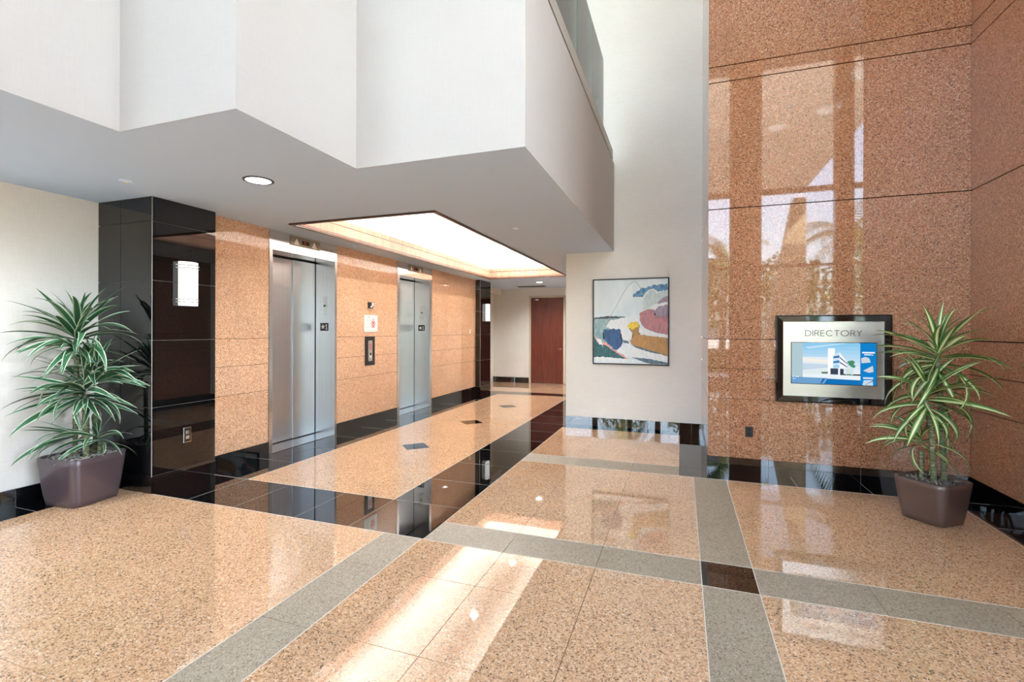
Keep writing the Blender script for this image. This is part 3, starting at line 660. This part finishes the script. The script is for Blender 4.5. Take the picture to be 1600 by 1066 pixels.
bm = bmesh.new(); ribbon(bm, [pz(x, y) for x, y in ((640, 305), (665, 265), (700, 232), (745, 225), (785, 262))], .016, frP, .0035)
o = finish('brush_line', bm, P['white']); o.parent = cv

# ================================================================= DIRECTORY
DX0, DX1, DZ0, DZ1 = .610, 1.272, .521, 1.110
dr = empty('directory_display', ((DX0 + DX1) / 2, YG, DZ0)); tag(dr, 'glossy black framed DIRECTORY board with lit building screen on pink granite wall', 'directory')
def dk(o): o.parent = dr; o.matrix_parent_inverse = Matrix.Translation(-dr.location); return o
def bevelled(name, x0, x1, z0, z1, w, yo, yi, yb, mat):
    bm = bmesh.new()
    R = lambda a, b, y: [bm.verts.new(p) for p in ((x0 + a, y, z0 + a), (x1 - a, y, z0 + a), (x1 - a, y, z1 - a), (x0 + a, y, z1 - a))]
    L = [R(0, 0, yb), R(0, 0, yo), R(.008, 0, yo - .004), R(w - .002, 0, yi), R(w, 0, yi + .003), R(w, 0, yb)]
    for A, B in zip(L, L[1:] + L[:1]):
        for i in range(4): bm.faces.new((A[i], A[(i + 1) % 4], B[(i + 1) % 4], B[i]))
    return finish(name, bm, mat)
dk(bevelled('outer_frame', DX0, DX1, DZ0, DZ1, .043, YG - .040, YG - .046, YG, M['gloss']))
YF = YG - .028
dk(boxes('steel_face', [(DX0 + .043, DX1 - .043, YF, YG, DZ0 + .043, DZ1 - .043)], M['face']))
# lettering, thin strokes
LT = {'D': [[(0, 0), (0, 1), (.35, 1), (.6, .88), (.74, .65), (.74, .35), (.6, .12), (.35, 0), (0, 0)]], 'I': [[(0, 0), (0, 1)]],
      'R': [[(0, 0), (0, 1), (.34, 1), (.5, .92), (.52, .72), (.46, .56), (.32, .5), (0, .5)], [(.3, .5), (.54, 0)]],
      'E': [[(.48, 0), (0, 0), (0, 1), (.48, 1)], [(0, .5), (.46, .5)]], 'C': [[(.46 + .46 * math.cos(a), .5 + .5 * math.sin(a)) for a in [math.radians(48 + k * 22) for k in range(13)]]],
      'T': [[(0, 1), (.56, 1)], [(.28, 1), (.28, 0)]], 'O': [[(.5 + .5 * math.cos(k * math.pi / 10), .5 + .5 * math.sin(k * math.pi / 10)) for k in range(21)]], 'Y': [[(0, 1), (.3, .5), (.6, 1)], [(.3, .5), (.3, 0)]]}
adv = {'D': .74, 'I': 0, 'R': .54, 'E': .48, 'C': .86, 'T': .56, 'O': 1.0, 'Y': .6}
lx = 0; parts = []; gapL = .26
for ch in 'DIRECTORY': parts.append((ch, lx)); lx += adv[ch] + gapL
tot = lx - gapL; kx = (1.109 - .788) / tot; kz = .036
bm = bmesh.new()
for ch, x in parts:
    for st in LT[ch]: ribbon(bm, [(.788 + (x + a) * kx, b * kz + .971) for a, b in st], .0042, ((0, YF, 0), (1, 0, 0), (0, 0, 1), (0, -1, 0)), .0012)
dk(finish('lettering', bm, plain('dark_grey_lettering', (70, 74, 76), .4)))
# screen
SX0, SX1, SZ0, SZ1 = .706, 1.189, .650, .925
def scr(rgb): return emitter('screen_colour', rgb, .46)
scn = dk(boxes('screen', [(SX0 - .004, SX1 + .004, YF - .003, YF, SZ0 - .004, SZ1 + .004)], M['gloss']))
frS = ((SX0, YF - .003, SZ0), (SX1 - SX0, 0, 0), (0, 0, SZ1 - SZ0), (0, -1, 0))
lay = [0]
def sp(px, rgb, name='screen_shape'):
    lay[0] += 1
    pts = [((x - 120) / 1320, 1 - (y - 105) / 650) for x, y in px]
    pts = [(min(1, max(0, a)), min(1, max(0, b))) for a, b in pts]
    o = poly(name, pts, scr(rgb), None, frS, .0003 + .00008 * lay[0]); o.parent = scn
for k in range(8):
    sp([(120, 105 + k * 60), (1200, 105 + k * 60), (1200, 170 + k * 60), (120, 170 + k * 60)], (140 + k * 13, 200 + k * 5, 236 + k * 1))
sp([(120, 105), (300, 105), (300, 755), (120, 755)], (176, 200, 208))
sp([(340, 170), (900, 110), (1000, 112), (400, 200)], (190, 224, 240))
sp([(300, 330), (780, 330), (900, 420), (900, 640), (300, 640)], (226, 234, 240))
sp([(300, 355), (790, 385), (790, 420), (300, 395)], (246, 238, 226))
sp([(300, 430), (790, 450), (790, 490), (300, 540)], (196, 214, 230))
sp([(300, 560), (790, 520), (790, 560), (300, 610)], (220, 232, 232))
sp([(700, 190), (810, 190), (810, 300), (780, 300), (780, 600), (700, 600)], (250, 250, 250))
sp([(780, 300), (880, 250), (880, 610), (780, 610)], (206, 226, 240))
sp([(785, 320), (880, 300), (880, 335), (785, 345)], (40, 108, 168))
sp([(785, 395), (880, 375), (880, 415), (785, 425)], (50, 128, 188))
sp([(785, 460), (880, 450), (880, 490), (785, 490)], (150, 206, 236))
sp([(880, 250), (1000, 400), (1000, 500), (880, 500)], (246, 248, 250))
sp([(885, 320), (1000, 420), (1000, 436), (885, 345)], (90, 110, 140))
sp([(885, 395), (1000, 470), (1000, 488), (885, 420)], (90, 110, 140))
sp([(740, 505), (860, 505), (860, 600), (740, 600)], (62, 70, 92))
sp([(890, 508), (945, 512), (945, 605), (890, 605)], (58, 66, 84))
sp([(860, 500), (890, 500), (890, 650), (860, 650)], (244, 246, 250))
for cx_, cy_ in ((1040, 410), (1075, 400), (1060, 440), (1085, 460)):
    sp([(cx_ + 42 * math.cos(a) * (1 if i % 2 else .45), cy_ + 38 * math.sin(a) * (1 if i % 2 else .45)) for i, a in enumerate([j * math.pi / 8 for j in range(16)])], (70, 140, 106))
sp([(975, 500), (1090, 500), (1090, 600), (975, 600)], (206, 226, 222))
sp([(600, 565), (700, 560), (700, 590), (600, 590)], (88, 116, 96))
sp([(990, 590), (1060, 590), (1060, 620), (990, 620)], (70, 116, 96))
sp([(300, 600), (1200, 610), (1200, 690), (300, 660)], (232, 240, 244))
sp([(300, 655), (700, 660), (640, 755), (120, 755), (120, 640)], (110, 160, 204))
sp([(700, 668), (1200, 680), (1200, 760), (640, 760)], (22, 112, 180))
sp([(620, 668), (660, 668), (600, 750), (580, 750)], (24, 100, 168))
sp([(1200, 105), (1440, 105), (1440, 755), (1200, 755)], (18, 128, 202))
sp([(1225, 240), (1415, 240), (1415, 262), (1225, 262)], (240, 246, 250)); sp([(1255, 275), (1390, 275), (1390, 292), (1255, 292)], (226, 238, 246))
sp([(1210, 340), (1270, 315), (1330, 335), (1355, 400), (1215, 415)], (206, 210, 216))
sp([(1240, 530), (1385, 450), (1395, 545), (1330, 560)], (206, 206, 214))
sp([(1240, 630), (1390, 630), (1390, 655), (1240, 655)], (210, 226, 240)); sp([(1250, 675), (1380, 670), (1390, 755), (1230, 755)], (196, 214, 236))
sp([(135, 640), (150, 635), (165, 655), (135, 655)], (240, 246, 250)); sp([(180, 642), (240, 642), (240, 656), (180, 656)], (226, 236, 244)); sp([(135, 678), (185, 678), (185, 688), (135, 688)], (216, 228, 238))

# ================================================================= PLANTS
def leafmat(name, edge, mid, stripe, mode):
    mt, t, p = newmat(name); uv = t.nodes.new('ShaderNodeUVMap'); sx = t.nodes.new('ShaderNodeSeparateXYZ'); t.links.new(uv.outputs[0], sx.inputs[0])
    ab = N(t, 'ShaderNodeMath', operation='SUBTRACT'); ab.inputs[1].default_value = .5; t.links.new(sx.outputs[0], ab.inputs[0])
    a2 = N(t, 'ShaderNodeMath', operation='ABSOLUTE'); t.links.new(ab.outputs[0], a2.inputs[0])
    mp = N(t, 'ShaderNodeMapping'); mp.inputs['Scale'].default_value = (40, 2.2, 1); t.links.new(uv.outputs[0], mp.inputs[0])
    n = N(t, 'ShaderNodeTexNoise', Scale=1.0, Detail=2.0); t.links.new(mp.outputs[0], n.inputs['Vector'])
    ml = N(t, 'ShaderNodeMath', operation='MULTIPLY_ADD'); ml.inputs[1].default_value = .14; t.links.new(n.outputs[0], ml.inputs[0]); t.links.new(a2.outputs[0], ml.inputs[2])
    r = ramp(t, [(0, mid), (stripe[0], mid), (stripe[0] + .03, stripe[2]), (stripe[1], stripe[2]), (stripe[1] + .03, edge), (1, edge)])
    t.links.new(ml.outputs[0], r.inputs[0])
    oi = t.nodes.new('ShaderNodeObjectInfo'); hs = N(t, 'ShaderNodeHueSaturation')
    mr = N(t, 'ShaderNodeMapRange'); mr.inputs[3].default_value = .72; mr.inputs[4].default_value = 1.2
    t.links.new(oi.outputs['Random'], mr.inputs[0]); t.links.new(mr.outputs[0], hs.inputs['Value']); t.links.new(r.outputs[0], hs.inputs['Color'])
    t.links.new(hs.outputs[0], p.inputs['Base Color']); p.inputs['Roughness'].default_value = .38
    return mt
ML = leafmat('dark_green_leaf_white_margin', (204, 216, 190), (52, 96, 64), (.39, .43, (100, 150, 90)), 0)
MR = leafmat('green_leaf_cream_centre', (58, 100, 42), (226, 226, 178), (.22, .40, (96, 140, 66)), 1)
MC = plain('leafy_cane', (96, 104, 70), .7); MC2 = plain('brown_cane', (124, 104, 74), .8)
def cane_mat():
    mt, t, p = newmat('ringed_cane'); g = t.nodes.new('ShaderNodeNewGeometry'); mp = N(t, 'ShaderNodeMapping'); mp.inputs['Scale'].default_value = (30, 30, 110)
    t.links.new(g.outputs['Position'], mp.inputs[0]); n = N(t, 'ShaderNodeTexNoise', Scale=1.0, Detail=3.0); t.links.new(mp.outputs[0], n.inputs['Vector'])
    r = ramp(t, [(.35, (62, 78, 48)), (.55, (112, 116, 84)), (.7, (172, 160, 124))]); t.links.new(n.outputs[0], r.inputs[0]); t.links.new(r.outputs[0], p.inputs['Base Color']); p.inputs['Roughness'].default_value = .7; return mt
MCANE = cane_mat()
def leaf_mesh(name, L, w, droop, twist, mat):
    """one strap leaf in metres, root at origin, heading +X, arching down"""
    bm = bmesh.new(); uvl = bm.loops.layers.uv.new('UVMap'); n = 11; rows = []; ang = 0; p = Vector((0, 0, 0))
    for i in range(n + 1):
        f = i / n; ww = w * (.38 + .62 * math.sin(math.pi * min(1, f * 1.15 + .12) ** .9) if f < .85 else .62 * (1 - f) / .15 * .75 + .02)
        ww = w * max(.03, min(1, .35 + f * 2.2) * (1 - max(0, (f - .35) / .65) ** 2.2))
        th = twist * f; s = Vector((0, math.cos(th), math.sin(th)))
        up_ = Vector((-math.sin(ang), 0, math.cos(ang)))
        rows.append([p - s * ww / 2 + up_ * ww * .16, p.copy(), p + s * ww / 2 + up_ * ww * .16])
        ang -= droop * (.3 + 1.5 * f) / n; p = p + Vector((math.cos(ang), 0, math.sin(ang))) * L / n
    vv = [[bm.verts.new(q) for q in r] for r in rows]
    for i in range(n):
        for j in range(2):
            f = bm.faces.new((vv[i][j], vv[i][j + 1], vv[i + 1][j + 1], vv[i + 1][j]))
            for lp, (a, b) in zip(f.loops, ((j * .5, i / n), (j * .5 + .5, i / n), (j * .5 + .5, (i + 1) / n), (j * .5, (i + 1) / n))): lp[uvl].uv = (a, b)
    me = bpy.data.meshes.new(name); bm.to_mesh(me); bm.free(); me.materials.append(mat); me.shade_smooth()
    pts = [((r[0] + r[2]) / 2) for r in rows]
    return me, pts
def planter_mesh(top, bot, h, rr, mat, parent):
    bm = bmesh.new()
    def loop(s, z, r):
        out = []
        for k in range(4):
            cx_, cy_ = (s - r) * (1 if k in (0, 3) else -1), (s - r) * (1 if k in (0, 1) else -1)
            for j in range(7):
                a = k * math.pi / 2 + j * math.pi / 12; out.append(bm.verts.new((cx_ + r * math.cos(a), cy_ + r * math.sin(a), z)))
        return out
    L = []
    for i in range(9):
        f = i / 8; s = bot + (top - bot) * (f ** .8); L.append(loop(s, .004 + (h - .004) * f, rr * (.8 + .2 * f)))
    L.insert(0, loop(bot - .008, 0, rr * .75))
    L.append(loop(top - .004, h + .003, rr)); L.append(loop(top - .012, h, rr * .95)); L.append(loop(top - .016, h - .05, rr * .9))
    for A, B in zip(L[:-1], L[1:]):
        for i in range(28): bm.faces.new((A[i], A[(i + 1) % 28], B[(i + 1) % 28], B[i]))
    bm.faces.new(L[0][::-1]); bm.faces.new(L[-1])
    return finish('planter', bm, mat, parent, True)
def plant(name, base, yaw, top, bot, h, potmat, lmat, canes, heads, ok, label, seed):
    rnd = random.Random(seed)
    e = empty(name, base); tag(e, label, 'potted plant')
    pot = planter_mesh(top, bot, h, .05, potmat, e); pot.rotation_euler.z = yaw
    bm = bmesh.new(); k = top - .017
    vv = [bm.verts.new(p) for p in ((-k, -k, h - .014), (k, -k, h - .014), (k, k, h - .014), (-k, k, h - .014))]; bm.faces.new(vv)
    s = finish('soil', bm, M['soil'], e); s.rotation_euler.z = yaw
    bm = bmesh.new()
    for i in range(650):
        x, y = rnd.uniform(-k, k), rnd.uniform(-k, k)
        if max(abs(x), abs(y)) > k - .012 or abs(x) + abs(y) > 2 * k - .05: continue
        L = rnd.uniform(.008, .02); wd = rnd.uniform(.002, .005); a = rnd.uniform(0, math.pi); z = h - .013 + rnd.random() * .010; tl = rnd.uniform(-.006, .006)
        d = Vector((math.cos(a), math.sin(a), 0)); q = Vector((-d.y, d.x, 0)); c0 = Vector((x, y, z))
        bm.faces.new([bm.verts.new(c0 + d * L / 2 * s1 + q * wd * s2 + Vector((0, 0, tl * s1 + .002 * s2))) for s1, s2 in ((-1, -1), (1, -1), (1, 1), (-1, 1))])
    ch = finish('bark_mulch', bm, [M['chip']], e); ch.rotation_euler.z = yaw; stuff(ch)
    for pts, r in canes:
        bm = bmesh.new(); pts = [Vector(p) for p in pts]; rings = []; n = 10; seg = []
        for a, b in zip(pts[:-1], pts[1:]):
            m_ = max(2, int((b - a).length / .02))
            for i in range(m_): seg.append(a.lerp(b, i / m_))
        seg.append(pts[-1])
        for i, c in enumerate(seg):
            ra = r * (1.10 if i % 2 else .94)
            rings.append([bm.verts.new(c + Vector((math.cos(j * 2 * math.pi / n), math.sin(j * 2 * math.pi / n), 0)) * ra) for j in range(n)])
        for A, B in zip(rings[:-1], rings[1:]):
            for j in range(n): bm.faces.new((A[j], A[(j + 1) % n], B[(j + 1) % n], B[j]))
        bm.faces.new(rings[-1]); finish('cane', bm, MCANE, e, True)
    variants = [leaf_mesh('leaf', .55, wv, dv, tv, lmat) for wv, dv, tv in ((.066, .5, .3), (.072, .9, -.4), (.064, 1.4, .5), (.068, 1.9, -.3), (.060, .25, .2), (.068, 2.4, .4))]
    for hx, hy, hz, n, Lm, spread, elo, ehi, zr, az0, az1 in heads:
        placed = tries = 0
        while placed < n and tries < n * 40:
            tries += 1; f = placed / n
            az = rnd.uniform(az0, az1); el = elo + (ehi - elo) * (1 - f) ** 1.3 + rnd.uniform(-.18, .18)
            vi = rnd.choice((0, 4, 1)) if f < .3 else (rnd.choice((0, 1, 2)) if f < .6 else rnd.choice((0, 1, 1, 2) if lmat is ML else (2, 3, 5, 1)))
            me, pts = variants[vi]; sL = Lm * rnd.uniform(.72, 1.08) / .55 * S
            if f < .18: sL *= .75
            mat = Matrix.Translation(Vector((hx, hy, hz - zr * f)) * S) @ Euler((rnd.uniform(-.7, .7), -el, az), 'XYZ').to_matrix().to_4x4() @ Matrix.Scale(1, 4)
            mw = Matrix.Translation(Vector(base) * S) @ mat
            if not all(ok(*((mw @ (q_ * sL)) / S)) for q_ in pts[3:]): continue
            o = bpy.data.objects.new('leaf', me); link(o, e); o.matrix_local = mat @ Matrix.Diagonal((sL, sL * rnd.uniform(.8, 1.0) * .95, sL, 1))
            placed += 1
pi = math.pi
okL = lambda x, y, z: x > XL + .015 and (y < 2.02 or x > -3.02) and z > .01 and (z > .12 or x > -3.5)
okR = lambda x, y, z: y < YG - .035 and x < XW - .02 and z > .02
plant('potted_dracaena', (-3.312, 1.832, 0), math.radians(6), .156, .124, .272, M['planter'], ML,
      [([(-.035, -.02, .24), (-.03, -.02, .62), (-.02, -.02, .95)], .0125), ([(.03, .0, .24), (.025, 0, .45), (.02, 0, .62)], .017), ([(.0, .06, .24), (.005, .07, .66)], .012), ([(.06, .05, .24), (.07, .05, .34)], .012)],
      [(-.02, -.02, 1.02, 62, .36, 1, -.08, 1.45, .14, -pi, pi), (.02, .0, .72, 56, .37, 1, -.12, 1.3, .14, -pi, pi), (.03, .05, .80, 30, .31, 1, -.1, 1.2, .1, -pi, pi),
       (.06, .04, .38, 20, .26, 1, -.2, 1.0, .05, -pi, pi), (-.02, -.03, .40, 9, .30, 1, -.15, .5, .03, -2.4, -1.0)], okL,
      'tall dracaena with white-edged leaves in taupe planter by the left wall', 11)
plant('potted_dracaena', (1.262, 3.17, 0), math.radians(39), .130, .101, .218, M['planterdark'], MR,
      [([(.06, .02, .19), (.05, .02, .5), (.03, .02, .86)], .0125), ([(-.0, -.02, .19), (-.01, -.02, .45), (-.03, -.02, .62)], .014), ([(-.04, .02, .19), (-.04, .02, .36)], .011)],
      [(.03, .02, .93, 60, .33, 1, -.35, 1.35, .15, -pi, pi), (-.03, -.02, .72, 46, .31, 1, -.45, 1.25, .14, -pi, pi), (-.04, .02, .44, 24, .27, 1, -.2, 1.1, .06, -pi, pi)], okR,
      'dracaena with cream-striped leaves in brown planter by the granite corner', 5)

# ================================================================= OUTSIDE (seen in the reflections)
struct(boxes('ground_outside', [(-40, 40, -60, YB - .12, -.12, -.05), (XR + .1, 40, YB - .12, 20, -.12, -.05)], plain('pale_paving', (190, 188, 180), .9)))
ob = tag(boxes('entrance_canopy_fascia', [(0, 0, 0, 0, 0, 0)], plain('weathered_concrete', (128, 124, 114), .9)), 'large slanting grey canopy fascia outside the window wall', 'canopy')
bm = bmesh.new(); pts = [(-.2, 4.2), (2.6, 4.2), (4.4, 6.4), (4.4, 8.5), (-.2, 8.5)]
a = [bm.verts.new((x, -4.6, z)) for x, z in pts]; b = [bm.verts.new((x, -4.9, z)) for x, z in pts]
bm.faces.new(a); bm.faces.new(b[::-1])
for i in range(5): bm.faces.new((a[i], b[i], b[(i + 1) % 5], a[(i + 1) % 5]))
for v in bm.verts: v.co *= S
bm.to_mesh(ob.data); bm.free()
bm = bmesh.new(); pts = [(1.7, -.05), (2.7, -.05), (2.7, 4.1), (2.45, 4.1)]
a = [bm.verts.new((x, -5.2, z)) for x, z in pts]; b = [bm.verts.new((x, -5.6, z)) for x, z in pts]
bm.faces.new(a); bm.faces.new(b[::-1])
for i in range(4): bm.faces.new((a[i], b[i], b[(i + 1) % 4], a[(i + 1) % 4]))
tag(finish('pylon', bm, plain('warm_concrete', (214, 196, 164), .9)), 'leaning beige concrete pylon outside the window wall', 'pylon')
fol = plain('tree_foliage', (86, 104, 50), .8); fol2 = plain('palm_frond', (104, 120, 62), .7); bark = plain('tree_bark', (126, 108, 88), .9)
def crown(name, parent, r, n, mat, seed, z):
    rnd = random.Random(seed); bm = bmesh.new()
    for i in range(n):
        d = Vector((rnd.gauss(0, 1), rnd.gauss(0, 1), rnd.gauss(0, .8))).normalized() * r * rnd.random() ** .4; c0 = Vector((0, 0, z)) + d
        a = Vector((rnd.gauss(0, 1), rnd.gauss(0, 1), rnd.gauss(0, 1))).normalized() * .12; b = a.orthogonal().normalized() * .06
        bm.faces.new([bm.verts.new(c0 + q) for q in (-a, b, a, -b)])
    o = finish(name, bm, mat, parent); stuff(o); return o
def tree(x, y, h, r, seed, label):
    e = empty('tree', (x, y, -.05)); tag(e, label, 'tree', 'trees outside the windows')
    bm = bmesh.new(); cyl(bm, (0, 0, 0), (.1, 0, h * .7), .12, .07, 10); finish('trunk', bm, bark, e, True)
    crown('crown', e, r, 1500, fol, seed, h)
def palm(x, y, h, seed, label):
    e = empty('palm_tree', (x, y, -.05)); tag(e, label, 'palm tree', 'palms outside the windows'); rnd = random.Random(seed)
    bm = bmesh.new(); cyl(bm, (0, 0, 0), (.1, .05, h), .11, .08, 12); finish('trunk', bm, bark, e, True)
    bm = bmesh.new()
    for i in range(26):
        az = rnd.uniform(0, 6.28); el = rnd.uniform(-.5, 1.1); p = Vector((.1, .05, h)); d = Vector((math.cos(az) * math.cos(el), math.sin(az) * math.cos(el), math.sin(el)))
        side = Vector((-math.sin(az), math.cos(az), 0))
        for k in range(10):
            q = p + d * .16; 
            for s in (-1, 1):
                for j in range(2):
                    t0 = p.lerp(q, j * .5); w = .42 * (1 - abs(k - 4) / 8); tip = t0 + side * s * w + Vector((0, 0, -.18)) + d * .2
                    bm.faces.new([bm.verts.new(v_) for v_ in (t0, t0 + d * .05, tip)])
            d = (d + Vector((0, 0, -.16))).normalized(); p = q
    stuff(finish('fronds', bm, fol2, e))
palm(3.9, -7.0, 3.6, 1, 'palm outside nearest the leaning pylon'); palm(1.2, -9.3, 3.3, 2, 'palm outside behind the middle window')
palm(6.4, -9.5, 3.2, 3, 'palm outside at the right end of the lawn'); palm(-2.2, -9, 3.6, 9, 'palm outside behind the left windows')
for i, (x, y, h, r, w) in enumerate(((.6, -13, 2.4, 1.5, 'second from the left'), (3.8, -13, 2.6, 1.5, 'middle'), (7.0, -13, 2.6, 1.5, 'second from the right'), (10.2, -13, 2.5, 1.5, 'rightmost'), (-2.6, -13, 2.2, 1.5, 'leftmost'))):
    tree(x, y, h, r, 20 + i, 'leafy green tree outside, %s of the row' % w)
tag(boxes('hedge', [(-6, 9, -6.1, -5.8, -.05, .55)], fol), 'low clipped green hedge outside the window wall', 'hedge')
